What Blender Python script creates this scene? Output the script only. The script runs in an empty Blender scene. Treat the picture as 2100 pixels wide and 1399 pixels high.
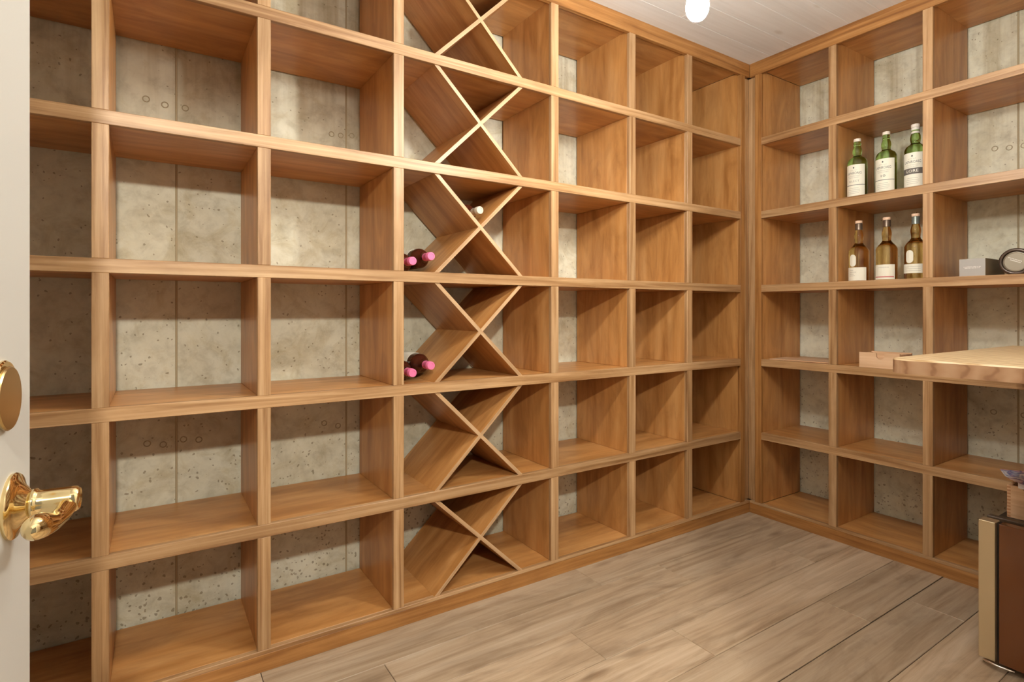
import bpy, bmesh, math, random
from mathutils import Vector, Matrix

random.seed(7)
PI = math.pi
scene = bpy.context.scene
COL = scene.collection

# ------------------------------------------------------------------ camera
cam_d = bpy.data.cameras.new('camera')
cam = bpy.data.objects.new('camera', cam_d)
COL.objects.link(cam)
cam.location = (-2.7337, -1.8188, 1.0962)
cam.rotation_euler = (PI / 2, 0, -0.5782)
cam_d.sensor_width = 36.0
cam_d.lens = 1134.66 / 2100 * 36.0
cam_d.shift_y = -61.35 / 2100
cam_d.clip_start = 0.01
scene.camera = cam

# ------------------------------------------------------------------ world, exposure
world = bpy.data.worlds.new('world')
scene.world = world
world.use_nodes = True
bg = world.node_tree.nodes['Background']
bg.inputs[0].default_value = (1.0, 0.95, 0.86, 1)
bg.inputs[1].default_value = 0.25
LAMP_STRENGTH = 460.0             # the bulb in view
LAMP_STRENGTH_2 = 420.0          # the bulb just above the view
LAMP_STRENGTH_3 = 150.0          # the bulb nearer the door
LAMP_COLOR = (1.0, 0.985, 0.93, 1)
hall = bpy.data.lights.new('hall_lamp', 'POINT')
hall.energy = 190
hall.color = (1.0, 0.95, 0.84)
hall.shadow_soft_size = 0.05
hall_o = bpy.data.objects.new('hall_lamp', hall)
COL.objects.link(hall_o)
hall_o.location = (-2.85, -2.75, 2.15)    # lamp in the hall behind the doorway
scene.view_settings.view_transform = 'Standard'
scene.view_settings.look = 'None'
scene.view_settings.gamma = 1.0
scene.view_settings.use_curve_mapping = False
scene.view_settings.exposure = 0.10
try:
    scene.cycles.use_denoising = True
    scene.cycles.sample_clamp_indirect = 6.0
    scene.cycles.max_bounces = 10
    scene.cycles.diffuse_bounces = 6
    scene.cycles.transmission_bounces = 10
except Exception:
    pass


# ------------------------------------------------------------------ node helpers
class NT:
    def __init__(self, name):
        self.m = bpy.data.materials.new(name)
        self.m.use_nodes = True
        self.t = self.m.node_tree
        self.p = self.t.nodes['Principled BSDF']

    def n(self, typ, **kw):
        nd = self.t.nodes.new(typ)
        for k, v in kw.items():
            setattr(nd, k, v)
        return nd

    def l(self, a, b):
        self.t.links.new(a, b)

    def noise(self, vec, scale, detail=4, rough=0.55, dist=0.0):
        nd = self.n('ShaderNodeTexNoise')
        nd.inputs['Scale'].default_value = scale
        nd.inputs['Detail'].default_value = detail
        nd.inputs['Roughness'].default_value = rough
        nd.inputs['Distortion'].default_value = dist
        self.l(vec, nd.inputs['Vector'])
        return nd.outputs['Fac']

    def ramp(self, fac, stops):
        nd = self.n('ShaderNodeValToRGB')
        e = nd.color_ramp.elements
        while len(e) < len(stops):
            e.new(0.5)
        for i, (pos, c) in enumerate(stops):
            e[i].position = pos
            e[i].color = (*c, 1) if len(c) == 3 else c
        self.l(fac, nd.inputs['Fac'])
        return nd.outputs['Color']

    def mix(self, fac, a, b, mode='MIX'):
        nd = self.n('ShaderNodeMix', data_type='RGBA', blend_type=mode)
        for sock, v in ((nd.inputs[0], fac), (nd.inputs[6], a), (nd.inputs[7], b)):
            if isinstance(v, (int, float)):
                sock.default_value = v
            elif isinstance(v, tuple):
                sock.default_value = (*v, 1) if len(v) == 3 else v
            else:
                self.l(v, sock)
        return nd.outputs[2]

    def math(self, op, a, b=None):
        nd = self.n('ShaderNodeMath', operation=op)
        for i, v in enumerate((a, b)):
            if v is None:
                continue
            if isinstance(v, (int, float)):
                nd.inputs[i].default_value = v
            else:
                self.l(v, nd.inputs[i])
        return nd.outputs[0]

    def coord(self, scale=(1, 1, 1), rnd=True, rot=(0, 0, 0)):
        tc = self.n('ShaderNodeTexCoord')
        v = tc.outputs['Object']
        if rnd:
            oi = self.n('ShaderNodeObjectInfo')
            mul = self.n('ShaderNodeVectorMath', operation='MULTIPLY_ADD')
            cmb = self.n('ShaderNodeCombineXYZ')
            for i, f in enumerate((13.7, 29.3, 7.9)):
                self.l(self.math('MULTIPLY', oi.outputs['Random'], f), cmb.inputs[i])
            mul.inputs[1].default_value = (1, 1, 1)
            self.l(v, mul.inputs[0])
            self.l(cmb.outputs[0], mul.inputs[2])
            v = mul.outputs[0]
        if any(rot):
            rm = self.n('ShaderNodeMapping')
            rm.inputs['Rotation'].default_value = rot
            self.l(v, rm.inputs['Vector'])
            v = rm.outputs[0]
        mp = self.n('ShaderNodeMapping')
        mp.inputs['Scale'].default_value = scale
        self.l(v, mp.inputs['Vector'])
        return mp.outputs[0]

    def bump(self, h, strength=0.2, dist=0.002):
        b = self.n('ShaderNodeBump')
        b.inputs['Strength'].default_value = strength
        b.inputs['Distance'].default_value = dist
        self.l(h, b.inputs['Height'])
        self.l(b.outputs[0], self.p.inputs['Normal'])

    def set(self, **kw):
        for k, v in kw.items():
            s = self.p.inputs[k.replace('_', ' ')]
            if isinstance(v, tuple):
                s.default_value = (*v, 1) if len(v) == 3 else v
            elif isinstance(v, (int, float)):
                s.default_value = v
            else:
                self.l(v, s)
        return self.m


def axis_scale(axis, along, across):
    s = [across] * 3
    s['XYZ'.index(axis)] = along
    return tuple(s)


def wood(name, axis, dark, mid, light, blotch=0.35, streak=1.0, rough=0.38, tone=0.22, across=42.0, rot=(0, 0, 0)):
    k = NT(name)
    v = k.coord(axis_scale(axis, 1.6, across), rot=rot)
    g = k.noise(v, 1.0, 6, 0.62, 0.5)
    g2 = k.noise(k.coord(axis_scale(axis, 5.0, across * 5), rot=rot), 1.0, 3, 0.6, 0.0)
    b = k.noise(k.coord(axis_scale(axis, 3.0, 9.0), rot=rot), 1.0, 5, 0.6, 1.2)
    c = k.ramp(g, [(0.34, dark), (0.51, mid), (0.68, light)])
    c = k.mix(k.math('MULTIPLY', g2, 0.30 * streak), c, dark)
    bl = k.ramp(b, [(0.30, (0.64, 0.56, 0.48)), (0.53, (1, 1, 1)), (0.75, (1.18, 1.17, 1.15))])
    c = k.mix(blotch, c, bl, 'MULTIPLY')
    oi = k.n('ShaderNodeObjectInfo')
    f = k.math('ADD', k.math('MULTIPLY', oi.outputs['Random'], tone), 1.0 - tone / 2)
    hsv = k.n('ShaderNodeHueSaturation')
    k.l(c, hsv.inputs['Color'])
    k.l(f, hsv.inputs['Value'])
    k.bump(g2, 0.12, 0.001)
    return k.set(Base_Color=hsv.outputs[0], Roughness=rough)


def plain(name, col, rough=0.5, metal=0.0, **kw):
    k = NT(name)
    n = k.noise(k.coord((1, 1, 1)), 60, 3)
    k.bump(n, 0.03, 0.0005)
    return k.set(Base_Color=col, Roughness=rough, Metallic=metal, **kw)


M = {}
for ax in 'XYZ':
    M['edge' + ax] = wood('edge_wood_' + ax, ax, (0.265, 0.130, 0.048), (0.455, 0.268, 0.125), (0.580, 0.380, 0.205), 0.40, 1.0, 0.42, 0.16, 55)
    M['ply' + ax] = wood('plywood_' + ax, ax, (0.415, 0.180, 0.048), (0.535, 0.258, 0.081), (0.610, 0.325, 0.120), 0.70, 0.40, 0.34, 0.12, 16)
    M['base' + ax] = wood('rail_wood_' + ax, ax, (0.240, 0.095, 0.022), (0.395, 0.180, 0.050), (0.500, 0.255, 0.085), 0.5, 1.0, 0.45, 0.1, 55)
for nm, sg in (('diag_down', -1), ('diag_up', 1)):
    # boards at 45 degrees: turn the grain with them
    M[nm] = wood('cross_ply_' + nm, 'X', (0.415, 0.180, 0.048), (0.535, 0.258, 0.081), (0.610, 0.325, 0.120), 0.6, 0.7, 0.34, 0.12, 22, (0, sg * PI / 4, 0))
    M[nm + '_edge'] = wood('cross_edge_' + nm, 'X', (0.36, 0.205, 0.095), (0.505, 0.315, 0.165), (0.60, 0.41, 0.24), 0.3, 0.9, 0.42, 0.1, 60, (0, sg * PI / 4, 0))
M['beech'] = wood('pale_beech', 'Y', (0.60, 0.36, 0.20), (0.72, 0.47, 0.28), (0.80, 0.56, 0.36), 0.25, 0.5, 0.5, 0.05, 40)
M['beech_dark'] = plain('beech_end_grain', (0.50, 0.24, 0.11), 0.6)


def floor_mat():
    k = NT('vinyl_plank')
    g = k.noise(k.coord((1.3, 26, 26)), 1.0, 7, 0.65, 0.9)
    g2 = k.noise(k.coord((5, 190, 190)), 1.0, 3, 0.6)
    b = k.noise(k.coord((2.2, 7.5, 7.5)), 1.0, 4, 0.6, 1.6)
    c = k.ramp(g, [(0.28, (0.330, 0.228, 0.140)), (0.47, (0.500, 0.375, 0.250)), (0.70, (0.640, 0.520, 0.380))])
    c = k.mix(k.math('MULTIPLY', g2, 0.28), c, (0.27, 0.18, 0.11))
    bl = k.ramp(b, [(0.28, (0.52, 0.47, 0.43)), (0.50, (1, 1, 1)), (0.8, (1.12, 1.12, 1.1))])
    c = k.mix(0.6, c, bl, 'MULTIPLY')
    v = k.n('ShaderNodeTexVoronoi')
    v.inputs['Scale'].default_value = 1.0
    k.l(k.coord((2.2, 7.0, 1.0)), v.inputs['Vector'])
    kn = k.ramp(v.outputs['Distance'], [(0.03, (0.45, 0.38, 0.32)), (0.17, (1, 1, 1))])
    c = k.mix(0.8, c, kn, 'MULTIPLY')
    oi = k.n('ShaderNodeObjectInfo')
    hsv = k.n('ShaderNodeHueSaturation')
    k.l(c, hsv.inputs['Color'])
    k.l(k.math('ADD', k.math('MULTIPLY', oi.outputs['Random'], 0.32), 0.84), hsv.inputs['Value'])
    k.bump(g2, 0.12, 0.001)
    return k.set(Base_Color=hsv.outputs[0], Roughness=0.45)


def ceil_mat():
    k = NT('whitewashed_board')
    g = k.noise(k.coord((1.2, 30, 30)), 1.0, 5, 0.6, 0.6)
    c = k.ramp(g, [(0.3, (0.72, 0.71, 0.69)), (0.6, (0.80, 0.80, 0.79))])
    v = k.n('ShaderNodeTexVoronoi')
    v.inputs['Scale'].default_value = 1.0
    k.l(k.coord((3.2, 7.5, 1.0)), v.inputs['Vector'])
    kn = k.ramp(v.outputs['Distance'], [(0.03, (0.70, 0.66, 0.58)), (0.14, (1, 1, 1))])
    c = k.mix(0.9, c, kn, 'MULTIPLY')
    k.bump(g, 0.1, 0.001)
    return k.set(Base_Color=c, Roughness=0.6)


def concrete_mat(name='poured_concrete', gain=0.96, smear=0.5):
    k = NT(name)
    tc = k.n('ShaderNodeTexCoord')
    o = tc.outputs['Object']
    sep = k.n('ShaderNodeSeparateXYZ')
    k.l(o, sep.inputs[0])
    z = sep.outputs['Z']
    low = k.ramp(k.math('MULTIPLY', z, 0.5), [(0.05, (1, 1, 1)), (0.42, (0.25, 0.25, 0.25)), (0.9, (0, 0, 0))])
    m1 = k.noise(o, 3.0, 6, 0.65, 0.6)
    m2 = k.noise(o, 19.0, 5, 0.65, 0.4)
    c = k.ramp(m1, [(0.28, (0.465, 0.425, 0.300)), (0.5, (0.635, 0.620, 0.490)), (0.72, (0.715, 0.715, 0.590))])
    c = k.mix(0.55, c, k.ramp(m2, [(0.3, (0.66, 0.64, 0.60)), (0.5, (1, 1, 1)), (0.75, (1.15, 1.14, 1.1))]), 'MULTIPLY')
    m3 = k.noise(o, 8.5, 5, 0.7, 1.1)
    c = k.mix(smear, c, k.ramp(m3, [(0.34, (0.74, 0.66, 0.50)), (0.50, (1, 1, 1))]), 'MULTIPLY')
    # vertical wash stains high on the pour
    st = k.noise(k.coord((16, 16, 0.9), rnd=False), 1.0, 4, 0.6)
    hi = k.ramp(k.math('MULTIPLY', z, 0.4), [(0.62, (0, 0, 0)), (0.86, (1, 1, 1))])
    stc = k.ramp(st, [(0.38, (0.62, 0.54, 0.42)), (0.56, (1, 1, 1))])
    c = k.mix(k.math('MULTIPLY', hi, 0.75), c, k.mix(1.0, c, stc, 'MULTIPLY'))
    # bug holes, more and larger towards the foot of the pour
    v = k.n('ShaderNodeTexVoronoi')
    v.inputs['Scale'].default_value = 78.0
    wob = k.n('ShaderNodeVectorMath', operation='MULTIPLY_ADD')
    nz = k.n('ShaderNodeTexNoise')
    nz.inputs['Scale'].default_value = 40
    k.l(o, nz.inputs['Vector'])
    wob.inputs[1].default_value = (0.02, 0.02, 0.02)
    k.l(nz.outputs['Color'], wob.inputs[0])
    k.l(o, wob.inputs[2])
    k.l(wob.outputs[0], v.inputs['Vector'])
    clus = k.noise(o, 7.0, 4, 0.6)
    pres = k.math('ADD', k.math('MULTIPLY', low, 0.28), k.math('MULTIPLY', clus, 0.42))
    # each cell keeps a pit only where its random value is low
    sepc = k.n('ShaderNodeSeparateColor')
    k.l(v.outputs['Color'], sepc.inputs[0])
    keep = k.math('LESS_THAN', sepc.outputs[0], pres)
    rad = k.math('ADD', k.math('MULTIPLY', low, 0.16), k.math('MULTIPLY', sepc.outputs[1], 0.24))
    pit = k.math('MULTIPLY', keep, k.math('LESS_THAN', v.outputs['Distance'], rad))
    c = k.mix(k.math('MULTIPLY', pit, 0.60), c, (0.17, 0.125, 0.06))
    oi = k.n('ShaderNodeObjectInfo')
    hsv = k.n('ShaderNodeHueSaturation')
    k.l(c, hsv.inputs['Color'])
    k.l(k.math('ADD', k.math('MULTIPLY', oi.outputs['Random'], 0.12), gain), hsv.inputs['Value'])
    h = k.math('SUBTRACT', k.math('MULTIPLY', m2, 0.4), pit)
    k.bump(h, 0.35, 0.004)
    return k.set(Base_Color=hsv.outputs[0], Roughness=0.85)


def slab_mat():
    k = NT('ash_slab_top')
    w = k.n('ShaderNodeTexWave', wave_type='BANDS', bands_direction='X')
    w.inputs['Scale'].default_value = 5.5
    w.inputs['Distortion'].default_value = 9.0
    w.inputs['Detail'].default_value = 3
    w.inputs['Detail Scale'].default_value = 0.9
    k.l(k.coord((1.6, 0.55, 1.0), rnd=False, rot=(0, 0, 0.35)), w.inputs['Vector'])
    f = k.noise(k.coord((90, 3, 90), rnd=False), 1.0, 3)
    c = k.ramp(w.outputs['Color'], [(0.05, (0.46, 0.29, 0.13)), (0.45, (0.68, 0.50, 0.28)), (1.0, (0.78, 0.63, 0.41))])
    c = k.mix(k.math('MULTIPLY', f, 0.2), c, (0.45, 0.3, 0.14))
    return k.set(Base_Color=c, Roughness=0.36)


def slab_edge_mat():
    k = NT('ash_slab_edge')
    w = k.n('ShaderNodeTexWave', wave_type='BANDS', bands_direction='Y')
    w.inputs['Scale'].default_value = 5.5
    w.inputs['Distortion'].default_value = 9.0
    w.inputs['Detail'].default_value = 3
    w.inputs['Detail Scale'].default_value = 1.4
    k.l(k.coord((1, 1, 1.3), rnd=False), w.inputs['Vector'])
    c = k.ramp(w.outputs['Color'], [(0.0, (0.27, 0.135, 0.065)), (0.14, (0.37, 0.205, 0.105)), (0.6, (0.415, 0.24, 0.13)), (1.0, (0.45, 0.275, 0.155))])
    return k.set(Base_Color=c, Roughness=0.5)


def glass(name, col, rough=0.02):
    k = NT(name)
    return k.set(Base_Color=col, Roughness=rough, Transmission_Weight=1.0, IOR=1.47)


M['floor'] = floor_mat()
M['ceil'] = ceil_mat()
M['concrete'] = concrete_mat()
M['concrete_right'] = concrete_mat('pale_poured_concrete', 1.10, 0.35)
M['tie'] = plain('form_tie_mortar', (0.43, 0.375, 0.25), 0.9)
M['seam'] = plain('concrete_seam', (0.42, 0.35, 0.22), 0.9)
M['slab'] = slab_mat()
M['slab_edge'] = slab_edge_mat()
M['white'] = plain('white_paint', (0.57, 0.56, 0.515), 0.45)
M['drywall'] = plain('drywall_paint', (0.84, 0.81, 0.74), 0.8)
M['brass'] = plain('polished_brass', (0.83, 0.66, 0.36), 0.10, 1.0)
M['brass_dull'] = plain('worn_brass', (0.58, 0.43, 0.20), 0.28, 1.0)
M['champagne'] = plain('champagne_metal', (0.62, 0.50, 0.31), 0.40, 0.55)
M['darkglass'] = plain('dark_fridge_glass', (0.16, 0.055, 0.016), 0.06)  # brown base colour stands in for wood reflected in the glass
M['black'] = plain('black_plastic', (0.020, 0.016, 0.013), 0.35)
M['hinge'] = plain('hinge_cover_plastic', (0.10, 0.07, 0.045), 0.4)
M['chrome'] = plain('brushed_steel', (0.70, 0.66, 0.60), 0.22, 1.0)
M['paperlabel'] = plain('cream_label', (0.80, 0.78, 0.66), 0.6)
M['paperedge'] = plain('label_edge', (0.70, 0.66, 0.52), 0.6)
M['ink'] = plain('dark_ink', (0.10, 0.11, 0.10), 0.6)
M['inkgrey'] = plain('grey_ink', (0.34, 0.34, 0.30), 0.6)
M['inkred'] = plain('red_ink', (0.52, 0.12, 0.12), 0.6)
M['inkband'] = plain('label_band_ink', (0.13, 0.115, 0.10), 0.6)
M['green'] = glass('green_glass', (0.54, 0.85, 0.28))
M['amber'] = glass('amber_glass', (0.83, 0.58, 0.22))
M['winedark'] = plain('dark_wine_glass', (0.055, 0.012, 0.006), 0.08)
M['pink'] = plain('pink_capsule', (0.78, 0.18, 0.36), 0.42)
M['cream'] = plain('cream_capsule', (0.50, 0.45, 0.36), 0.4)
M['capwhite'] = plain('white_stopper', (0.82, 0.74, 0.64), 0.5)
M['cappeach'] = plain('peach_stopper', (0.80, 0.55, 0.38), 0.5)
M['foilbrown'] = plain('brown_foil', (0.17, 0.12, 0.085), 0.3, 0.5)
M['foilgrey'] = plain('grey_green_foil', (0.25, 0.28, 0.25), 0.3, 0.5)
M['foilwhite'] = plain('white_foil', (0.74, 0.70, 0.62), 0.4)
M['greybox'] = plain('silver_grey_card', (0.40, 0.385, 0.36), 0.4, 0.25)
M['greyside'] = plain('khaki_card', (0.24, 0.20, 0.13), 0.6)
M['silverink'] = plain('silver_print', (0.82, 0.80, 0.74), 0.4)
M['tinface'] = plain('tin_end_metal', (0.33, 0.29, 0.22), 0.35, 0.5)
M['tinring'] = plain('dark_tin_rim', (0.075, 0.048, 0.032), 0.3, 0.3)
M['cord'] = plain('cord_fabric', (0.03, 0.03, 0.03), 0.7)


def bulb_mat(strength):
    k = NT('lit_bulb')
    return k.set(Base_Color=(1, 0.95, 0.85), Emission_Color=LAMP_COLOR, Emission_Strength=strength)


M['bulb'] = bulb_mat(LAMP_STRENGTH)
M['bulb2'] = bulb_mat(LAMP_STRENGTH_2)
M['bulb3'] = bulb_mat(LAMP_STRENGTH_3)


def print_mat():
    k = NT('printed_paper')
    n = k.noise(k.coord((1, 1, 1)), 22, 2, 0.5, 1.0)
    c = k.ramp(n, [(0.40, (0.78, 0.74, 0.72)), (0.50, (0.13, 0.16, 0.34)), (0.56, (0.62, 0.36, 0.42)), (0.66, (0.80, 0.74, 0.72))])
    return k.set(Base_Color=c, Roughness=0.55)


M['print'] = print_mat()
M['paper'] = plain('white_paper', (0.82, 0.77, 0.74), 0.6)


# ------------------------------------------------------------------ mesh helpers
def bm_new():
    return bmesh.new()


def add_box(bm, a, b, bev=0.0):
    xs, ys, zs = zip(a, b)
    vs = [bm.verts.new((x, y, z)) for z in (min(zs), max(zs)) for y in (min(ys), max(ys)) for x in (min(xs), max(xs))]
    fs = [(0, 2, 3, 1), (4, 5, 7, 6), (0, 1, 5, 4), (2, 6, 7, 3), (0, 4, 6, 2), (1, 3, 7, 5)]
    faces = [bm.faces.new([vs[i] for i in f]) for f in fs]
    if bev:
        ed = set()
        for f in faces:
            ed.update(f.edges)
        bmesh.ops.bevel(bm, geom=list(ed), offset=bev, segments=1, affect='EDGES', profile=0.5)


def add_prism(bm, poly, axis, a, b):
    """poly: list of 2-D points in the plane across axis ('Y': (x,z), 'X': (y,z), 'Z': (x,y))"""
    def p3(q, t):
        return {'Y': (q[0], t, q[1]), 'X': (t, q[0], q[1]), 'Z': (q[0], q[1], t)}[axis]
    A = [bm.verts.new(p3(q, a)) for q in poly]
    B = [bm.verts.new(p3(q, b)) for q in poly]
    n = len(poly)
    bm.faces.new(A)
    bm.faces.new(B[::-1])
    for i in range(n):
        bm.faces.new((A[i], B[i], B[(i + 1) % n], A[(i + 1) % n]))
    bmesh.ops.recalc_face_normals(bm, faces=bm.faces[:])


def add_lathe(bm, prof, seg=40, mat=None):
    """prof: (r, z) from bottom to top; closed at both ends when r == 0"""
    rings = []
    for r, z in prof:
        if r < 1e-6:
            rings.append([bm.verts.new((0, 0, z))])
        else:
            rings.append([bm.verts.new((r * math.cos(2 * PI * i / seg), r * math.sin(2 * PI * i / seg), z)) for i in range(seg)])
    for A, B in zip(rings, rings[1:]):
        for i in range(seg):
            j = (i + 1) % seg
            if len(A) == 1 and len(B) == 1:
                continue
            if len(A) == 1:
                bm.faces.new((A[0], B[j], B[i]))
            elif len(B) == 1:
                bm.faces.new((A[i], A[j], B[0]))
            else:
                bm.faces.new((A[i], A[j], B[j], B[i]))
    if mat:
        bmesh.ops.transform(bm, matrix=mat, verts=[v for R in rings for v in R])
    bmesh.ops.recalc_face_normals(bm, faces=bm.faces[:])


def smooth_profile(pts, n=6):
    """Catmull-Rom through the points"""
    out = []
    P = [pts[0]] + list(pts) + [pts[-1]]
    for i in range(1, len(P) - 2):
        p0, p1, p2, p3 = P[i - 1], P[i], P[i + 1], P[i + 2]
        for k in range(n):
            t = k / n
            out.append(tuple(0.5 * (2 * p1[j] + (p2[j] - p0[j]) * t + (2 * p0[j] - 5 * p1[j] + 4 * p2[j] - p3[j]) * t * t
                                    + (3 * p1[j] - p0[j] - 3 * p2[j] + p3[j]) * t ** 3) for j in range(2)))
    out.append(tuple(pts[-1]))
    return [(max(r, 0), z) for r, z in out]


def add_tube(bm, pts, radii, seg=14, flat=1.0):
    rings = []
    for i, p in enumerate(pts):
        p = Vector(p)
        d = (Vector(pts[min(i + 1, len(pts) - 1)]) - Vector(pts[max(i - 1, 0)])).normalized()
        up = Vector((0, 0, 1)) if abs(d.z) < 0.9 else Vector((0, 1, 0))
        s = d.cross(up).normalized()
        u = s.cross(d).normalized()
        rings.append([bm.verts.new(p + (s * math.cos(2 * PI * k / seg) * flat + u * math.sin(2 * PI * k / seg)) * radii[i]) for k in range(seg)])
    for A, B in zip(rings, rings[1:]):
        for i in range(seg):
            j = (i + 1) % seg
            bm.faces.new((A[i], A[j], B[j], B[i]))
    bm.faces.new(rings[0][::-1])
    bm.faces.new(rings[-1])
    bmesh.ops.recalc_face_normals(bm, faces=bm.faces[:])


def obj(name, bm, mat, parent=None, smooth=False, loc=None):
    me = bpy.data.meshes.new(name)
    bm.to_mesh(me)
    bm.free()
    for m in (mat if isinstance(mat, (list, tuple)) else [mat]):
        me.materials.append(m)
    if smooth:
        for p in me.polygons:
            p.use_smooth = True
        try:
            me.set_sharp_from_angle(angle=math.radians(38))
        except Exception:
            pass
    o = bpy.data.objects.new(name, me)
    COL.objects.link(o)
    if parent:
        o.parent = parent
    if loc:
        o.location = loc
    return o


def boxobj(name, a, b, mat, parent=None, bev=0.0):
    bm = bm_new()
    add_box(bm, a, b, bev)
    return obj(name, bm, mat, parent)


def thing(name, label, cat, loc=(0, 0, 0), rot=(0, 0, 0), group=None):
    o = bpy.data.objects.new(name, None)
    COL.objects.link(o)
    o.empty_display_size = 0.05
    o.location = loc
    o.rotation_euler = rot
    return tag(o, label, cat, group)


def tag(o, label, cat, group=None):
    o['label'] = label
    o['category'] = cat
    if group:
        o['group'] = group
    return o


def struct(o, label=None):
    o['kind'] = 'structure'
    if label:
        o['label'] = label
    return o


# ------------------------------------------------------------------ room shell
CEIL = 2.4411
X0, Y0 = -3.34, -1.84            # left wall face, front wall face
WD = 0.387                       # concrete face behind the shelving

# floor: sub-slab with one plank object per board
fl = struct(boxobj('floor', (X0, Y0 - 0.5, -0.06), (WD, WD, -0.006), M['cord']))
rows = [-0.164 - 0.1785 * i for i in range(-3, 12)]
joint = {0: -1.225, 1: -0.897, 2: -1.533, 3: -1.230, 4: -0.610, 5: -0.327, 6: -1.05, 7: -0.75, 8: -1.4, 9: -0.2, 10: -0.9, 11: -1.2}
PL = 1.23
for i in range(-2, 12):
    yt = rows[i + 3 - 1]
    yb = yt - 0.1785
    if yt < Y0 - 0.5:
        break
    yb = max(yb, Y0 - 0.5)
    yt = min(yt, WD)
    if i == 5:
        yt -= 0.0016                    # the one joint that has opened up
    j = joint.get(i, -0.5)
    s = j - 3 * PL
    while s < WD:
        a, b = max(s, X0), min(s + PL, WD)
        if b - a > 0.03 and yt - yb > 0.02:
            bm = bm_new()
            lift = random.uniform(-0.0004, 0.0004)
            cx, cy = (a + b) / 2, (yt + yb) / 2
            add_box(bm, (a + 0.0008 - cx, yb + 0.0009 - cy, -0.006), (b - 0.0008 - cx, yt - 0.0009 - cy, lift), 0.0014)
            obj('plank', bm, M['floor'], fl, loc=(cx, cy, 0))
        s += PL

# ceiling: backing with one object per board
ce = struct(boxobj('ceiling', (X0, Y0 - 0.5, CEIL + 0.014), (WD, WD, CEIL + 0.06), M['drywall']))
y = -0.121 + 4 * 0.1315
cuts = [-0.95, -1.75, -0.35, -1.3, -0.7, -2.1]
n = 0
while y > Y0 - 0.5:
    yb = max(y - 0.1315, Y0 - 0.5)
    yt = min(y, WD)
    c = cuts[n % len(cuts)]
    n += 1
    if yt > yb + 0.01:
        for a, b in ((X0, c), (c, WD)):
            bm = bm_new()
            cx, cy = (a + b) / 2, (yt + yb) / 2
            add_box(bm, (a + 0.0004 - cx, yb + 0.0006 - cy, 0), (b - 0.0004 - cx, yt - 0.0006 - cy, 0.014), 0.0012)
            obj('ceiling_board', bm, M['ceil'], ce, loc=(cx, cy, CEIL))
    y -= 0.1315

# concrete walls, cast in form panels
wb = struct(boxobj('wall_back', (X0 - 0.1, WD + 0.02, -0.06), (WD + 0.2, WD + 0.16, CEIL + 0.06), M['concrete']))
wr = struct(boxobj('wall_right', (WD + 0.02, Y0 - 0.5, -0.06), (WD + 0.16, WD + 0.02, CEIL + 0.06), M['concrete_right']))


def panels(parent, cuts, along_x, mat):
    for a, b in zip(cuts, cuts[1:]):
        bm = bm_new()
        if along_x:
            add_box(bm, (a + 0.0015, WD, -0.02), (b - 0.0015, WD + 0.02, CEIL + 0.014), 0.0015)
        else:
            add_box(bm, (WD, a + 0.0015, -0.02), (WD + 0.02, b - 0.0015, CEIL + 0.014), 0.0015)
        obj('concrete_panel', bm, mat, parent)
    for c in cuts[1:-1]:
        bm = bm_new()
        w = 0.0035
        if along_x:
            add_box(bm, (c - w, WD - 0.0022, 0), (c + w, WD + 0.01, CEIL), 0.001)
        else:
            add_box(bm, (WD - 0.0022, c - w, 0), (WD + 0.01, c + w, CEIL), 0.001)
        obj('form_seam', bm, M['seam'], parent)


panels(wb, [X0, -3.239, -2.661, -2.083, -1.505, -0.865, -0.30, WD], True, M['concrete'])
panels(wr, [Y0 - 0.5, -1.595, -1.017, -0.439, WD], False, M['concrete_right'])


def tie(parent, p, along_x, r=0.011):
    bm = bm_new()
    rot = Matrix.Rotation(PI / 2, 4, 'X') if along_x else Matrix.Rotation(-PI / 2, 4, 'Y')
    add_lathe(bm, [(r * 0.70, -0.004), (r, -0.004), (r, 0.0016), (r * 0.86, 0.0024), (r * 0.70, 0.0012), (r * 0.70, -0.004)], 18, rot)
    obj('form_tie', bm, M['tie'], parent, True, p)


for x, z in ((-2.747, 1.802), (-2.694, 1.793), (-2.635, 1.794), (-2.14, 1.791), (-2.104, 1.792), (-2.060, 1.799),
             (-2.744, 0.655), (-2.699, 0.646), (-2.640, 0.656), (-2.594, 0.649), (-2.168, 0.659), (-2.115, 0.643)):
    tie(wb, (x, WD, z), True)
for y, z in ((-0.938, 1.814), (-0.987, 1.806), (-1.036, 1.803), (-1.036, 0.651), (-0.934, 0.65)):
    tie(wr, (WD, y, z), False, 0.012)

struct(boxobj('wall_left', (X0 - 0.12, Y0 - 0.5, -0.06), (X0, WD + 0.02, CEIL + 0.06), M['drywall']))
# front wall with the doorway the picture is taken through
bm = bm_new()
add_box(bm, (-2.07, Y0 - 0.12, -0.006), (WD, Y0, CEIL + 0.014))
add_box(bm, (X0, Y0 - 0.12, -0.006), (-2.95, Y0, CEIL + 0.014))
add_box(bm, (-2.95, Y0 - 0.12, 2.05), (-2.07, Y0, CEIL + 0.014))
struct(obj('wall_front', bm, M['drywall']))

# ------------------------------------------------------------------ built-in shelving
SZ = [0.0655, 0.4463, 0.8393, 1.2363, 1.6309, 2.0243]     # shelf tops
TH = 0.0382
CROWN = 2.3693
FT = 0.019                                                # face-frame thickness
BK = 0.376                                                # back of the shelf boards


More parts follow.
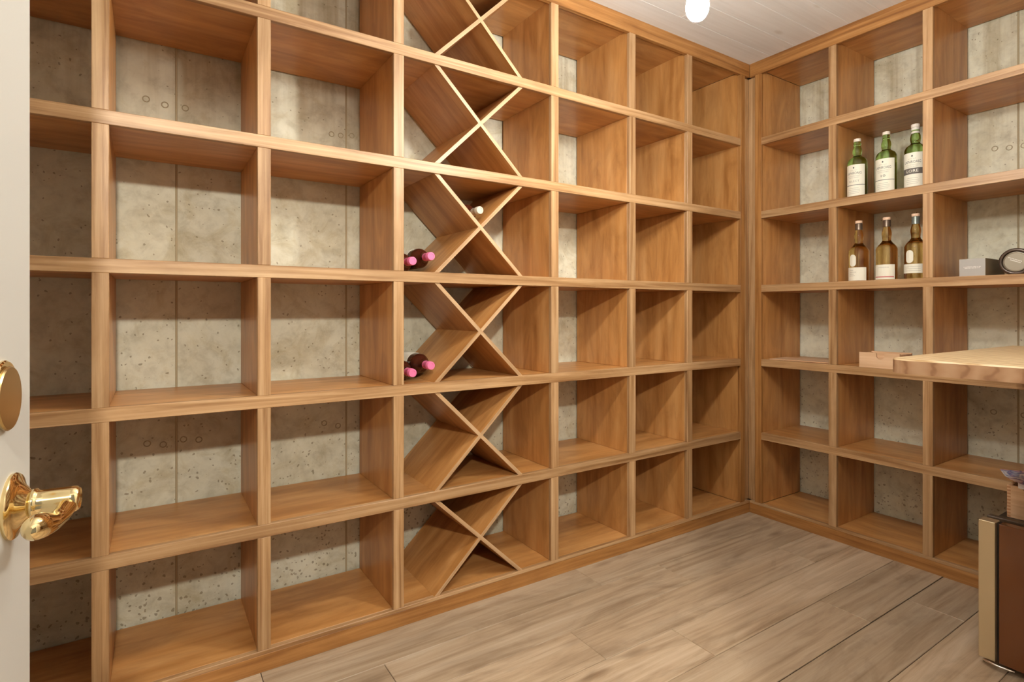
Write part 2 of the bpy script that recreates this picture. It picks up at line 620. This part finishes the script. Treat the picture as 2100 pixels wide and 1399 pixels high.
class Unit:
    def __init__(self, name, label, along_x):
        self.ax = along_x
        self.root = thing(name, label, 'shelving')
        self.g = 'X' if along_x else 'Y'

    def box(self, name, u0, u1, v0, v1, z0, z1, mat, parent=None, bev=0.0012):
        if self.ax:
            a, b = (-u1, v0, z0), (-u0, v1, z1)
        else:
            a, b = (v0, -u1, z0), (v1, -u0, z1)
        return boxobj(name, a, b, mat, parent or self.root, bev)

    def build(self, divs, ulen):
        g = self.g
        e0 = divs[0][1]
        # base
        self.box('base_rail', 0, ulen, 0, FT, 0, SZ[0] - 0.013, M['base' + g])
        lo = self.box('bottom_shelf', e0, ulen, FT, BK, SZ[0] - 0.019, SZ[0] - 0.0006, M['ply' + g])
        self.box('shelf_edge', 0, ulen, -0.0006, FT, SZ[0] - 0.0125, SZ[0], M['edge' + g], lo)
        self.box('crown_rail', 0, ulen, 0, FT, CROWN, CEIL, M['base' + g])
        self.box('top_panel', e0, ulen, FT, BK, CROWN + 0.013, CROWN + 0.031, M['ply' + g])
        # shelves
        for z in SZ[1:]:
            sh = self.box('shelf', e0, ulen, FT, BK, z - TH + 0.001, z - 0.0006, M['ply' + g])
            self.box('shelf_edge', e0, ulen, 0, FT, z - TH, z, M['edge' + g], sh)
        # end stile runs the full height, the other uprights are cut between shelves
        u0, u1 = divs[0]
        d = self.box('divider', u0 + 0.001, u1 - 0.0008, FT, BK, SZ[0], CROWN + 0.013, M['plyZ'])
        self.box('divider_edge', u0, u1, 0, FT, SZ[0], CROWN, M['baseZ'], d)
        tops = SZ + [CROWN + 0.013 + TH]
        for u0, u1 in divs[1:]:
            for k in range(6):
                z0, z1 = tops[k], tops[k + 1] - TH
                ze = z1 if k < 5 else CROWN
                d = self.box('divider', u0 + 0.0009, u1 - 0.0009, FT, BK, z0 - 0.0004, z1 + 0.0006, M['plyZ'])
                self.box('divider_edge', u0, u1, 0.0003, FT, z0, ze, M['edgeZ'], d)


W = 0.0377
ua = Unit('shelving_unit', 'long built-in wooden shelving with square cubbies and a cross-braced wine column, along the left wall', True)
ua.build([(0.041, 0.0785)] + [(x - W, x) for x in (0.5095, 0.9050, 1.3525, 2.0333, 2.4643, 2.8648, 3.278)], 3.30)
ub = Unit('shelving_unit', 'shorter built-in wooden shelving on the right wall holding the green and brown bottles', False)
ub.build([(0.0315, 0.0690)] + [(x, x + W - 0.001) for x in (0.4193, 0.8076, 1.196, 1.584)], 1.79)
# recessed corner filler, half on each unit
boxobj('corner_filler', (-0.0435, FT, SZ[0]), (0.019, 0.028, CROWN), M['edgeZ'], ua.root, 0.0008)
boxobj('corner_filler', (FT, -0.031, SZ[0]), (0.028, FT, CROWN), M['edgeZ'], ub.root, 0.0008)

# cross boards in the wine column
XL, XR, HW = -1.868, -1.502, 0.0098


def isect(p, d, q, e):
    den = d[0] * e[1] - d[1] * e[0]
    t = ((q[0] - p[0]) * e[1] - (q[1] - p[1]) * e[0]) / den
    return (p[0] + d[0] * t, p[1] + d[1] * t)


tops = SZ + [CROWN + 0.013 + TH]


def cross(poly, kind):
    bm = bm_new()
    add_prism(bm, poly, 'Y', 0.006, 0.372)
    for f in bm.faces:
        f.material_index = 1 if f.normal.y < -0.5 else 0
    obj('cross_board', bm, [M[kind], M[kind + '_edge']], ua.root)


for k in range(6):
    z0, z1 = tops[k] - 0.0004, tops[k + 1] - TH + 0.0004
    cross([(XL - HW, z1), (XL + HW, z1), (XR + HW, z0), (XR - HW, z0)], 'diag_down')
    d1 = (XR - XL, z0 - z1)
    d2 = (XR - XL, z1 - z0)
    la, lb = (XL - HW, z1), (XL + HW, z1)
    cross([(XL - HW, z0), (XL + HW, z0), isect((XL + HW, z0), d2, la, d1), isect((XL - HW, z0), d2, la, d1)], 'diag_up')
    cross([isect((XR - HW, z1), d2, lb, d1), isect((XR + HW, z1), d2, lb, d1), (XR + HW, z1), (XR - HW, z1)], 'diag_up')

# ------------------------------------------------------------------ door with brass hardware
DIR = Vector((0.113, 0.9936, 0)).normalized()
NRM = Vector((DIR.y, -DIR.x, 0))
EDGE = Vector((-2.847, -1.004, 0))
dang = math.atan2(DIR.y, DIR.x)
DW, DT, DH = 0.82, 0.035, 2.03
# local frame: +x along the door towards the latch edge, -y out of the visible face
door = bpy.data.objects.new('door_1', None)
COL.objects.link(door)
struct(door, 'open white painted door with brass lever and deadbolt, at the left edge of the view')
door.location = EDGE - DIR * DW
door.rotation_euler = (0, 0, dang)
boxobj('door_leaf', (0, 0, 0.012), (DW, DT, DH), M['white'], door, 0.002)
for hz in (0.25, 1.02, 1.78):
    bm = bm_new()
    add_lathe(bm, [(0, 0), (0.007, 0), (0.007, 0.09), (0, 0.09)], 12)
    obj('hinge', bm, M['brass'], door, True, (-0.004, -0.004, hz))
to_face = Matrix.Rotation(PI / 2, 4, 'X')                 # lathe axis z -> -y
hx, hz = DW - 0.0595, 0.896
lever = bpy.data.objects.new('lever_handle', None)
COL.objects.link(lever)
lever.parent = door
lever.location = (hx, 0, hz)
bm = bm_new()
add_lathe(bm, [(0, 0), (0.033, 0), (0.0335, 0.003), (0.032, 0.005), (0.027, 0.0065), (0.022, 0.009), (0.016, 0.014), (0.0125, 0.017), (0.0122, 0.019), (0, 0.019)], 48, to_face)
obj('rosette', bm, M['brass'], lever, True)
bm = bm_new()
add_lathe(bm, [(0, 0.016), (0.0128, 0.016), (0.0150, 0.0172), (0.0156, 0.0190), (0.0150, 0.0208), (0.0136, 0.022), (0.0132, 0.023), (0.0136, 0.036), (0.0137, 0.050), (0.0132, 0.054), (0.0112, 0.0565), (0.0095, 0.0550), (0, 0.0535)], 36, to_face)
obj('shank', bm, M['brass'], lever, True)
bm = bm_new()
add_tube(bm, [(0.004, -0.048, -0.001), (-0.008, -0.048, -0.004), (-0.024, -0.046, -0.009), (-0.042, -0.042, -0.010), (-0.060, -0.038, -0.006), (-0.070, -0.036, -0.004), (-0.077, -0.035, -0.003), (-0.081, -0.035, -0.003)],
         [0.0090, 0.0095, 0.0085, 0.0098, 0.0125, 0.0118, 0.0085, 0.0035], 24, 0.9)
obj('lever_arm', bm, M['brass'], lever, True)
db = bpy.data.objects.new('deadbolt', None)
COL.objects.link(db)
db.parent = door
db.location = (DW - 0.085, 0, 1.012)
bm = bm_new()
add_lathe(bm, [(0, 0), (0.0325, 0), (0.0325, 0.002), (0.031, 0.0035), (0, 0.0035)], 48, to_face)
obj('mounting_plate', bm, M['brass'], db, True, (0.002, 0, 0.003))
bm = bm_new()
add_lathe(bm, [(0, 0.0037), (0.0312, 0.0037), (0.0318, 0.0058), (0.0305, 0.0072), (0.010, 0.0078), (0, 0.0078)], 48, to_face)
obj('cover_plate', bm, M['brass_dull'], db, True, (0.0, 0, -0.002))


# ------------------------------------------------------------------ pendant bulbs
def pendant(x, y, zbot, label, spin, mat):
    t = thing('pendant_light', label, 'lamp', (x, y, zbot), (0, 0, spin), 'bare bulbs hanging from the ceiling')
    prof = smooth_profile([(0, 0), (0.016, 0.004), (0.0265, 0.018), (0.030, 0.036), (0.0275, 0.056), (0.021, 0.076), (0.0155, 0.094), (0.0135, 0.106)], 3) + [(0, 0.106)]
    bm = bm_new()
    add_lathe(bm, prof, 20)
    obj('bulb', bm, mat, t, True)
    bm = bm_new()
    add_lathe(bm, [(0, 0.1065), (0.0165, 0.1065), (0.0185, 0.112), (0.0185, 0.150), (0.012, 0.163), (0.004, 0.168), (0, 0.168)], 24)
    obj('socket', bm, M['brass_dull'], t, True)
    top = CEIL - zbot
    bm = bm_new()
    add_lathe(bm, [(0, 0.166), (0.003, 0.166), (0.003, top - 0.02), (0, top - 0.02)], 10)
    obj('cord', bm, M['cord'], t, True)
    bm = bm_new()
    add_lathe(bm, [(0, top - 0.024), (0.02, top - 0.024), (0.05, top - 0.012), (0.052, top), (0, top)], 32)
    obj('canopy', bm, M['brass_dull'], t, True)
    return t


pendant(-1.509, -0.850, 1.874, 'lit bare bulb hanging on a cord below the whitewashed ceiling', 0.0, M['bulb'])
pendant(-1.43, -1.00, 2.05, 'second lit bare bulb, hanging higher just above the view', 0.7, M['bulb2'])
pendant(-2.02, -0.95, 2.03, 'third lit bare bulb, hanging nearest the white door, above the view', 1.4, M['bulb3'])


# ------------------------------------------------------------------ bottles
def arc_patch(bm, r, a0, a1, z0, z1, th=0.0005, n=20):
    """curved label with thickness on a cylinder of radius r"""
    vs = []
    for i in range(n + 1):
        a = a0 + (a1 - a0) * i / n
        c, s = math.cos(a), math.sin(a)
        vs.append([bm.verts.new((rr * c, rr * s, z)) for rr, z in ((r, z0), (r + th, z0), (r + th, z1), (r, z1))])
    for A, B in zip(vs, vs[1:]):
        for k in range(4):
            bm.faces.new((A[k], B[k], B[(k + 1) % 4], A[(k + 1) % 4]))
    bm.faces.new(vs[0][::-1])
    bm.faces.new(vs[-1])
    bmesh.ops.recalc_face_normals(bm, faces=bm.faces[:])


def pill_patch(bm, r, ac, w, z0, z1, th=0.0006):
    """upright pill-shaped label on a cylinder"""
    rad = w / 2
    pts = []
    for i in range(13):
        t = PI * i / 12
        pts.append((math.cos(t) * rad, z1 - rad + math.sin(t) * rad))
    for i in range(13):
        t = PI + PI * i / 12
        pts.append((math.cos(t) * rad, z0 + rad + math.sin(t) * rad))
    def q(p, rr):
        a = ac + p[0] / r
        return (rr * math.cos(a), rr * math.sin(a), p[1])
    A = [bm.verts.new(q(p, r)) for p in pts]
    B = [bm.verts.new(q(p, r + th)) for p in pts]
    cen = bm.verts.new(q((0, (z0 + z1) / 2), r + th))
    m = len(pts)
    for i in range(m):
        j = (i + 1) % m
        bm.faces.new((A[i], A[j], B[j], B[i]))
        bm.faces.new((B[i], B[j], cen))
    bmesh.ops.recalc_face_normals(bm, faces=bm.faces[:])


def text_on(parent, name, s, size, r, ac, z, mat, width=None):
    """lettering wrapped on a cylinder of radius r, centred at angle ac and height z"""
    cu = bpy.data.curves.new('lettering', 'FONT')
    cu.body = s
    cu.size = size
    cu.align_x = 'CENTER'
    cu.align_y = 'CENTER'
    cu.resolution_u = 2
    tmp = bpy.data.objects.new('lettering_tmp', cu)
    COL.objects.link(tmp)
    bpy.context.view_layer.update()
    dg = bpy.context.evaluated_depsgraph_get()
    me = bpy.data.meshes.new_from_object(tmp.evaluated_get(dg))
    bpy.data.objects.remove(tmp)
    bpy.data.curves.remove(cu)
    xs = [v.co.x for v in me.vertices]
    sc = 1.0 if width is None else width / max(1e-6, max(xs) - min(xs))
    for v in me.vertices:
        a = ac + v.co.x * sc / r
        v.co = Vector((r * math.cos(a), r * math.sin(a), z + v.co.y))
    me.materials.clear()
    me.materials.append(mat)
    me.name = name
    o = bpy.data.objects.new(name, me)
    COL.objects.link(o)
    o.parent = parent
    return o


AC = PI + 0.06                                             # label faces the room


def body(prof, mat, parent):
    bm = bm_new()
    add_lathe(bm, prof, 48)
    return obj('glass_body', bm, mat, parent, True)


def ring(name, prof, mat, parent):
    bm = bm_new()
    add_lathe(bm, prof, 32)
    return obj(name, bm, mat, parent, True)


def green_bottle(x, y, zs, label, kind, spin=0.0):
    t = thing('whisky_bottle', label, 'bottle', (x, y, zs), (0, 0, spin), 'green bottles on the upper shelf')
    R = 0.041
    sh = [(R, 0.165), (0.0400, 0.178), (0.034, 0.190), (0.0235, 0.198), (0.0175, 0.205), (0.0190, 0.216), (0.0200, 0.226),
          (0.0185, 0.238), (0.0150, 0.248), (0.0138, 0.254)]
    prof = [(0, 0.003), (0.030, 0.001), (R - 0.004, 0.0), (R - 0.001, 0.004), (R, 0.010)] + smooth_profile(sh, 5) + \
           [(0.0158, 0.256), (0.0160, 0.262), (0.0142, 0.264), (0.0142, 0.272), (0, 0.272)]
    body(prof, M['green'], t)
    if kind == 3:
        ring('capsule', [(0, 0.2725), (0.0146, 0.2725), (0.0146, 0.247), (0.0172, 0.247), (0.0158, 0.2545), (0.0158, 0.274), (0, 0.2745)], M['foilwhite'], t)
        ring('stopper', [(0, 0.2745), (0.0160, 0.2745), (0.0165, 0.277), (0.0165, 0.286), (0.0155, 0.288), (0, 0.288)], M['capwhite'], t)
    else:
        ring('stopper', [(0, 0.2722), (0.0148, 0.2722), (0.0152, 0.2735), (0.0152, 0.2845), (0.0142, 0.286), (0, 0.286)], M['capwhite'], t)
    bm = bm_new()
    arc_patch(bm, R + 0.0002, AC - 1.18, AC + 1.18, 0.010, 0.158)
    lab = obj('label', bm, M['paperlabel'], t)
    rr = R + 0.0010
    # small crest, name, fine print
    bm = bm_new()
    pill_patch(bm, rr - 0.0003, AC, 0.006, 0.139, 0.147, 0.0002)
    obj('crest', bm, M['ink'], lab)
    text_on(lab, 'lettering', 'ESTD 1815', 0.0050, rr, AC, 0.131, M['inkgrey'], 0.030)
    text_on(lab, 'lettering', 'LAPHROAIG', 0.0170, rr, AC, 0.117, M['ink'], 0.066)
    text_on(lab, 'lettering', 'ISLAY SINGLE MALT', 0.0062, rr, AC, 0.104, M['inkgrey'], 0.054)
    text_on(lab, 'lettering', 'SCOTCH WHISKY', 0.0062, rr, AC, 0.096, M['inkgrey'], 0.046)
    if kind == 1:
        text_on(lab, 'lettering', 'SELECT', 0.0125, rr, AC, 0.079, M['inkgrey'], 0.048)
    elif kind == 2:
        text_on(lab, 'lettering', '10', 0.0150, rr, AC, 0.079, M['ink'], 0.018)
    else:
        bm = bm_new()
        arc_patch(bm, R + 0.0008, AC - 1.17, AC + 1.17, 0.064, 0.090, 0.0002)
        obj('label_band', bm, M['inkband'], lab)
        text_on(lab, 'lettering', 'LORE', 0.0170, rr + 0.0004, AC, 0.077, M['paperlabel'], 0.046)
    if kind != 3:
        bm = bm_new()
        arc_patch(bm, R + 0.0008, AC - 1.16, AC + 1.16, 0.0600, 0.0625, 0.0002)
        obj('label_rule', bm, M['ink'], lab)
    for zz, w in ((0.046, 0.040), (0.038, 0.052), (0.030, 0.052), (0.022, 0.044)):
        bm = bm_new()
        arc_patch(bm, R + 0.0008, AC - w / 2 / R, AC + w / 2 / R, zz, zz + 0.0012, 0.0002, 8)
        obj('fine_print', bm, M['inkgrey'], lab)
    return t


def brown_bottle(x, y, zs, label, kind, spin=0.0):
    t = thing('whisky_bottle', label, 'bottle', (x, y, zs), (0, 0, spin), 'brown bottles on the shelf below the green ones')
    R = 0.0425
    sh = [(R, 0.135), (0.0420, 0.146), (0.034, 0.160), (0.0240, 0.172), (0.0175, 0.183), (0.0178, 0.196), (0.0195, 0.210),
          (0.0190, 0.222), (0.0155, 0.236), (0.0140, 0.244)]
    prof = [(0, 0.003), (0.030, 0.001), (R - 0.003, 0.0), (R - 0.0008, 0.004), (R, 0.010)] + smooth_profile(sh, 5) + \
           [(0.0140, 0.276), (0, 0.276)]
    body(prof, M['amber'], t)
    foil = M['foilgrey'] if kind == 3 else M['foilbrown']
    zb = 0.246 if kind != 3 else 0.243
    ring('capsule', [(0.0143, zb), (0.0156, zb), (0.0158, zb + 0.004), (0.0152, zb + 0.006), (0.0152, 0.2745), (0.0143, 0.2765), (0.0143, zb)], foil, t)
    ring('stopper', [(0, 0.2768), (0.0150, 0.2768), (0.0156, 0.278), (0.0156, 0.2875), (0.0145, 0.289), (0, 0.289)], M['cappeach'], t)
    z0, z1 = (0.004, 0.066) if kind == 1 else ((0.004, 0.071) if kind == 2 else (0.026, 0.066))
    bm = bm_new()
    arc_patch(bm, R + 0.0002, AC - 1.12, AC + 1.12, z0, z1)
    lab = obj('label', bm, M['paperlabel'], t)
    rr = R + 0.0010
    if kind == 1:
        text_on(lab, 'lettering', 'LAGAVULIN', 0.0070, rr, AC - 0.25, 0.043, M['inkgrey'], 0.030)
        for zz, w in ((0.052, 0.018), (0.034, 0.022), (0.026, 0.026)):
            bm = bm_new()
            arc_patch(bm, R + 0.0008, AC - 0.62, AC - 0.62 + w / R, zz, zz + 0.0014, 0.0002, 8)
            obj('fine_print', bm, M['inkgrey'], lab)
    elif kind == 2:
        text_on(lab, 'lettering', 'LAGAVULIN', 0.0065, rr, AC, 0.058, M['inkgrey'], 0.044)
        bm = bm_new()
        arc_patch(bm, R + 0.0008, AC - 1.0, AC + 1.0, 0.013, 0.0175, 0.0002)
        obj('label_stripe', bm, M['inkred'], lab)
    else:
        for zz in (0.054, 0.045, 0.036):
            bm = bm_new()
            arc_patch(bm, R + 0.0008, AC - 0.7, AC + 0.7, zz, zz + 0.0010, 0.0002)
            obj('fine_print', bm, M['inkgrey'], lab)
    if kind != 2:
        bm = bm_new()
        pill_patch(bm, R + 0.0002, AC - 0.26, 0.030, 0.070, 0.127)
        s = obj('side_label', bm, M['paperlabel'], t)
    return t


green_bottle(0.09, -0.508, SZ[4], 'green glass whisky bottle with a cream label, leftmost of the green three', 1)
green_bottle(0.09, -0.632, SZ[4], 'green glass whisky bottle with a number ten on its label, middle of the green three', 2)
green_bottle(0.09, -0.748, SZ[4], 'green whisky bottle with dark label band and white neck foil, partly behind the upright', 3)
brown_bottle(0.09, -0.515, SZ[3], 'brown whisky bottle with pill-shaped label and brown neck foil, leftmost of the brown three', 1)
brown_bottle(0.09, -0.634, SZ[3], 'brown whisky bottle with a red stripe low on its label, between the other brown two', 2)
brown_bottle(0.09, -0.749, SZ[3], 'brown whisky bottle with grey neck foil, partly behind the upright', 3)


# wine bottles lying in the cross-braced column, necks to the front
def wine_bottle(x, z, ytip, label, cap, lab_on=True, spin=0.0, R=0.0375):
    L = 0.300
    t = thing('wine_bottle', label, 'bottle', (x, ytip + L, z), (PI / 2, 0, 0), 'wine bottles lying in the cross-braced column')
    t.rotation_euler = (PI / 2, 0, 0)
    sh = [(R, 0.185), (R * 0.985, 0.197), (R * 0.82, 0.212), (R * 0.55, 0.224), (0.0160, 0.236), (0.0143, 0.248), (0.0138, 0.27)]
    prof = [(0, 0.012), (0.02, 0.004), (R - 0.005, 0.0), (R - 0.001, 0.003), (R, 0.009)] + smooth_profile(sh, 5) + [(0.0138, 0.297), (0, 0.297)]
    body(prof, M['winedark'], t)
    ring('capsule', [(0.0140, 0.250), (0.0150, 0.250), (0.0148, 0.276), (0.0156, 0.2775), (0.0156, 0.288), (0.0148, 0.2895), (0.0148, 0.2985), (0.0140, 0.300), (0.0085, 0.3002), (0.0082, 0.2992), (0, 0.2992)], cap, t)
    if lab_on:
        bm = bm_new()
        arc_patch(bm, R + 0.0003, PI / 2 + spin - 1.5, PI / 2 + spin + 1.5, 0.060, 0.160, 0.0006)
        obj('label', bm, M['paperlabel'], t)
    return t


wine_bottle(-1.9575, SZ[3] + 0.0376, 0.012, 'dark wine bottle with pink capsule against the post, in the upper pair', M['pink'], True, 0.3)
wine_bottle(-1.8838, SZ[3] + 0.0590, 0.018, 'dark wine bottle with pink capsule resting on the slanted board, in the upper pair', M['pink'], True, 0.6)
wine_bottle(-1.9575, SZ[2] + 0.0376, 0.012, 'dark wine bottle with pink capsule against the post, in the lower pair', M['pink'], True, 0.3)
wine_bottle(-1.8838, SZ[2] + 0.0590, 0.018, 'dark wine bottle with pink capsule and a white label showing, in the lower pair', M['pink'], True, 0.2)
wine_bottle(-1.685, 1.4145 + 0.0660, 0.010, 'wine bottle with a cream capsule lying in the notch where two boards cross', M['cream'], True, 0.1)

# ------------------------------------------------------------------ small things in the right-hand shelving
# grey box
t = thing('gift_box', 'silver grey card box with small print, on the shelf beside the dark tin', 'box', (0.06, -0.958, SZ[3]))
bm = bm_new()
add_box(bm, (0.0006, -0.043, 0), (0.22, 0.043, 0.073), 0.001)
obj('box_body', bm, M['greyside'], t)
bm = bm_new()
add_box(bm, (-0.0006, -0.0425, 0.0005), (0.0008, 0.0425, 0.0725))
ff = obj('front_panel', bm, M['greybox'], t)
rr = random.Random(3)
bm = bm_new()
for z, a, b in ((0.0385, -0.028, 0.027), (0.0335, -0.024, 0.022)):
    yy = a
    while yy < b:
        w = rr.uniform(0.0015, 0.0032)
        add_box(bm, (-0.0011, yy, z), (-0.0005, yy + w, z + rr.uniform(0.0018, 0.0026)))
        yy += w + rr.choice((0.0008, 0.0008, 0.0025))
obj('fine_print', bm, M['silverink'], ff)

# tin lying on its side
t = thing('storage_tin', 'dark cylindrical tin lying on its side with its round end showing, beside the grey box', 'tin', (0.10, -1.083, SZ[3] + 0.0535))
rotx = Matrix.Rotation(PI / 2, 4, 'Y')
bm = bm_new()
add_lathe(bm, [(0, 0.004), (0.0515, 0.004), (0.0515, 0.17), (0, 0.17)], 48, rotx)
obj('tin_body', bm, M['tinring'], t, True)
bm = bm_new()
add_lathe(bm, [(0.041, 0.006), (0.041, 0.0), (0.043, -0.003), (0.047, -0.004), (0.051, -0.0025), (0.0533, 0.001), (0.0535, 0.014), (0.0517, 0.016), (0.0517, 0.006), (0.041, 0.006)], 48, rotx)
obj('lid_rim', bm, M['tinring'], t, True)
bm = bm_new()
add_lathe(bm, [(0, 0.0035), (0.0365, 0.0035), (0.0385, 0.0015), (0.0385, 0.0), (0.0362, -0.0008), (0.0345, 0.0008), (0, 0.0010)], 48, rotx)
obj('lid_disc', bm, M['tinface'], t, True)
bm = bm_new()
for dz, a, b in ((0.006, -0.022, 0.020), (-0.001, -0.017, 0.015)):
    for i in range(9):
        s = a + (b - a) * i / 9
        add_box(bm, (0.0002, -s - 0.0032, dz - s * 0.45), (0.0012, -s, dz + 0.0028 - s * 0.45))
obj('lid_print', bm, M['silverink'], t)

# small open tray with a thumb notch
t = thing('wooden_tray', 'small open pale wooden tray with a thumb notch, on the shelf behind the counter corner', 'tray', (0.004, -0.556, SZ[2] + 0.0004))
D, Wd, H, k = 0.125, 0.165, 0.068, 0.008
boxobj('tray_bottom', (k, -Wd + k, 0.0), (D - k, -k, 0.006), M['beech'], t, 0.0005)
bm = bm_new()
notch = [(0, 0), (-Wd, 0), (-Wd, H)]
cy, rad = -0.088, 0.017
notch += [(cy - rad - 0.004, H), (cy - rad, H - 0.004)]
for i in range(13):
    a = PI + PI * i / 12
    notch.append((cy + rad * math.cos(a), H - 0.012 + rad * math.sin(a)))
notch += [(cy + rad, H - 0.004), (cy + rad + 0.004, H), (0, H)]
add_prism(bm, notch, 'X', 0, k)
obj('front_panel', bm, M['beech'], t)
boxobj('back_panel', (D - k, -Wd, 0), (D, 0, H), M['beech'], t, 0.0005)
boxobj('side_panel', (k, -k, 0), (D - k, 0, H - 0.004), M['beech'], t, 0.0005)
boxobj('side_panel', (k, -Wd, 0), (D - k, -Wd + k, H - 0.004), M['beech'], t, 0.0005)

bd = boxobj('thin_board', (0, -0.30, 0), (0.19, 0, 0.005), M['beech'], None, 0.0008)
bd.location = (0.012, -0.108, SZ[2] + 0.0003)
bd.rotation_euler = (0, 0, 0.09)
tag(bd, 'thin pale wooden board lying flat on the shelf between the corner and the open tray', 'board')

# ------------------------------------------------------------------ counter with thick slab top
ct = thing('counter', 'counter with thick pale wooden slab top and rounded corner, jutting from the right', 'table', (-1.03, -1.10, 0))
TZ, ST = 0.966, 0.039
pts = []
Lx, Ly, rc = 1.024, 0.735, 0.058
for i in range(9):
    a = PI / 2 + PI / 2 * i / 8
    pts.append((rc + rc * math.cos(a), -rc + rc * math.sin(a)))
pts += [(0, -Ly), (Lx, -Ly), (Lx, 0)]
bm = bm_new()
add_prism(bm, pts, 'Z', TZ - ST, TZ)
bm.faces.ensure_lookup_table()
top_e = [e for e in bm.edges if all(abs(v.co.z - TZ) < 1e-5 for v in e.verts)]
bmesh.ops.bevel(bm, geom=top_e, offset=0.004, segments=2, affect='EDGES', profile=0.5)
bm.normal_update()
for f in bm.faces:
    f.material_index = 0 if abs(f.normal.z) > 0.35 else 1
obj('slab_top', bm, [M['slab'], M['slab_edge']], ct)
boxobj('support_panel', (0.03, -Ly + 0.01, 0), (0.06, -Ly + 0.24, TZ - ST), M['edgeZ'], ct, 0.001)
boxobj('support_panel', (Lx - 0.06, -Ly + 0.01, 0), (Lx - 0.03, -Ly + 0.24, TZ - ST), M['edgeZ'], ct, 0.001)
boxobj('apron', (0.06, -Ly + 0.10, TZ - ST - 0.10), (Lx - 0.06, -Ly + 0.125, TZ - ST), M['edgeX'], ct, 0.001)

# ------------------------------------------------------------------ small drinks fridge
fr = thing('mini_fridge', 'small fridge with dark glass door and champagne metal edge, on the floor at right', 'fridge', (-0.571, -1.168, 0))
boxobj('fridge_body', (0.045, -0.46, 0.035), (0.50, -0.004, 0.430), M['black'], fr, 0.004)
for a, b in ((0.08, -0.03), (0.08, -0.43), (0.46, -0.03), (0.46, -0.43)):
    bm = bm_new()
    add_lathe(bm, [(0, 0), (0.016, 0), (0.014, 0.036), (0, 0.036)], 14)
    obj('foot', bm, M['black'], fr, True, (a, b, 0))
dr = bpy.data.objects.new('fridge_door', None)
COL.objects.link(dr)
dr.parent = fr
boxobj('door_frame_strip', (0.0, -0.041, 0.022), (0.042, 0.0, 0.4475), M['champagne'], dr, 0.0015)
boxobj('handle_recess', (0.016, -0.050, 0.024), (0.042, -0.041, 0.443), M['black'], dr)
boxobj('door_glass', (0.001, -0.460, 0.022), (0.040, -0.050, 0.4465), M['darkglass'], dr, 0.001)
boxobj('hinge_cover', (0.050, -0.150, 0.430), (0.075, -0.006, 0.452), M['hinge'], fr, 0.002)
bm = bm_new()
P = []
for i in range(9):
    s = i / 8
    P.append((-0.001 - 0.006 * math.sin(PI * s), -0.012 - 0.075 * s, 0.0165))
add_tube(bm, P, [0.0018] + [0.0034] * 7 + [0.0018], 10)
obj('kick_trim', bm, M['chrome'], fr, True)

# finger-jointed box on the fridge, with folded papers standing in it
bx = thing('wooden_box', 'open pale wooden box with finger-jointed corner standing on the small fridge', 'box', (-0.410, -1.194, 0.4304))
BW, BD, BH, k = 0.20, 0.16, 0.103, 0.009
boxobj('box_bottom', (k, -BW + k, 0.0), (BD - k, -k, 0.007), M['beech'], bx, 0.0005)
bm = bm_new()
add_prism(bm, [(0, 0), (-BW, 0), (-BW, BH), (-BW + 0.05, BH), (-BW + 0.062, BH - 0.02), (-0.062, BH - 0.02), (-0.05, BH - 0.016), (-0.03, BH), (0, BH)], 'X', 0, k)
fp = obj('front_panel', bm, M['beech'], bx)
bm = bm_new()
nf = 10
for i in range(nf):
    z = BH * (i + 0.15) / nf
    add_box(bm, (-0.0004, -0.0088, z), (k, 0.0004, z + BH / nf * 0.5))
    add_box(bm, (-0.0004, -BW - 0.0004, z), (k, -BW + 0.0088, z + BH / nf * 0.5))
obj('finger_joint', bm, M['beech_dark'], fp)
boxobj('back_panel', (BD - k, -BW, 0), (BD, 0, BH), M['beech'], bx, 0.0005)
boxobj('side_panel', (k, -k, 0), (BD - k, 0, BH), M['beech'], bx, 0.0005)
boxobj('side_panel', (k, -BW, 0), (BD - k, -BW + k, BH), M['beech'], bx, 0.0005)


def folded_sheet(name, label, pts, width, mat, loc, rz):
    """a folded sheet: pts is the profile (u, z) of the paper, swept across width"""
    bm = bm_new()
    th = 0.0008
    rows_ = []
    for i, (u, z) in enumerate(pts):
        for s, w in ((-1, -width / 2), (1, width / 2)):
            pass
        sk = 0.012 * math.sin(i * 1.7)
        rows_.append([bm.verts.new((u, -width / 2 + sk, z)), bm.verts.new((u, width / 2 + sk * 0.5, z + 0.004 * math.sin(i * 2.3))),
                      bm.verts.new((u, width / 2 + sk * 0.5, z + th + 0.004 * math.sin(i * 2.3))), bm.verts.new((u, -width / 2 + sk, z + th))])
    for A, B in zip(rows_, rows_[1:]):
        for q in range(4):
            bm.faces.new((A[q], B[q], B[(q + 1) % 4], A[(q + 1) % 4]))
    bm.faces.new(rows_[0][::-1])
    bm.faces.new(rows_[-1])
    bmesh.ops.recalc_face_normals(bm, faces=bm.faces[:])
    o = obj(name, bm, mat)
    o.location = loc
    o.rotation_euler = (0, 0, rz)
    return tag(o, label, 'paper', 'folded papers in the wooden box')


bz = 0.430 + BH
folded_sheet('folded_paper', 'blue and white printed folded sheet sticking out over the box corner',
             [(-0.030, 0.004), (0.02, 0.001), (0.07, 0.006), (0.11, 0.012)], 0.115, M['print'], (-0.372, -1.262, bz + 0.012), 0.70)
folded_sheet('folded_paper', 'plain white folded sheet topmost on the wooden box',
             [(-0.01, 0.0), (0.03, 0.010), (0.07, 0.004), (0.12, 0.016)], 0.10, M['paper'], (-0.375, -1.300, bz + 0.032), 0.35)
folded_sheet('folded_paper', 'pinkish white sheet hanging over the front of the wooden box',
             [(-0.024, -0.010), (-0.008, 0.003), (0.03, 0.004), (0.10, 0.004)], 0.12, M['paper'], (-0.398, -1.285, bz + 0.008), -0.08)
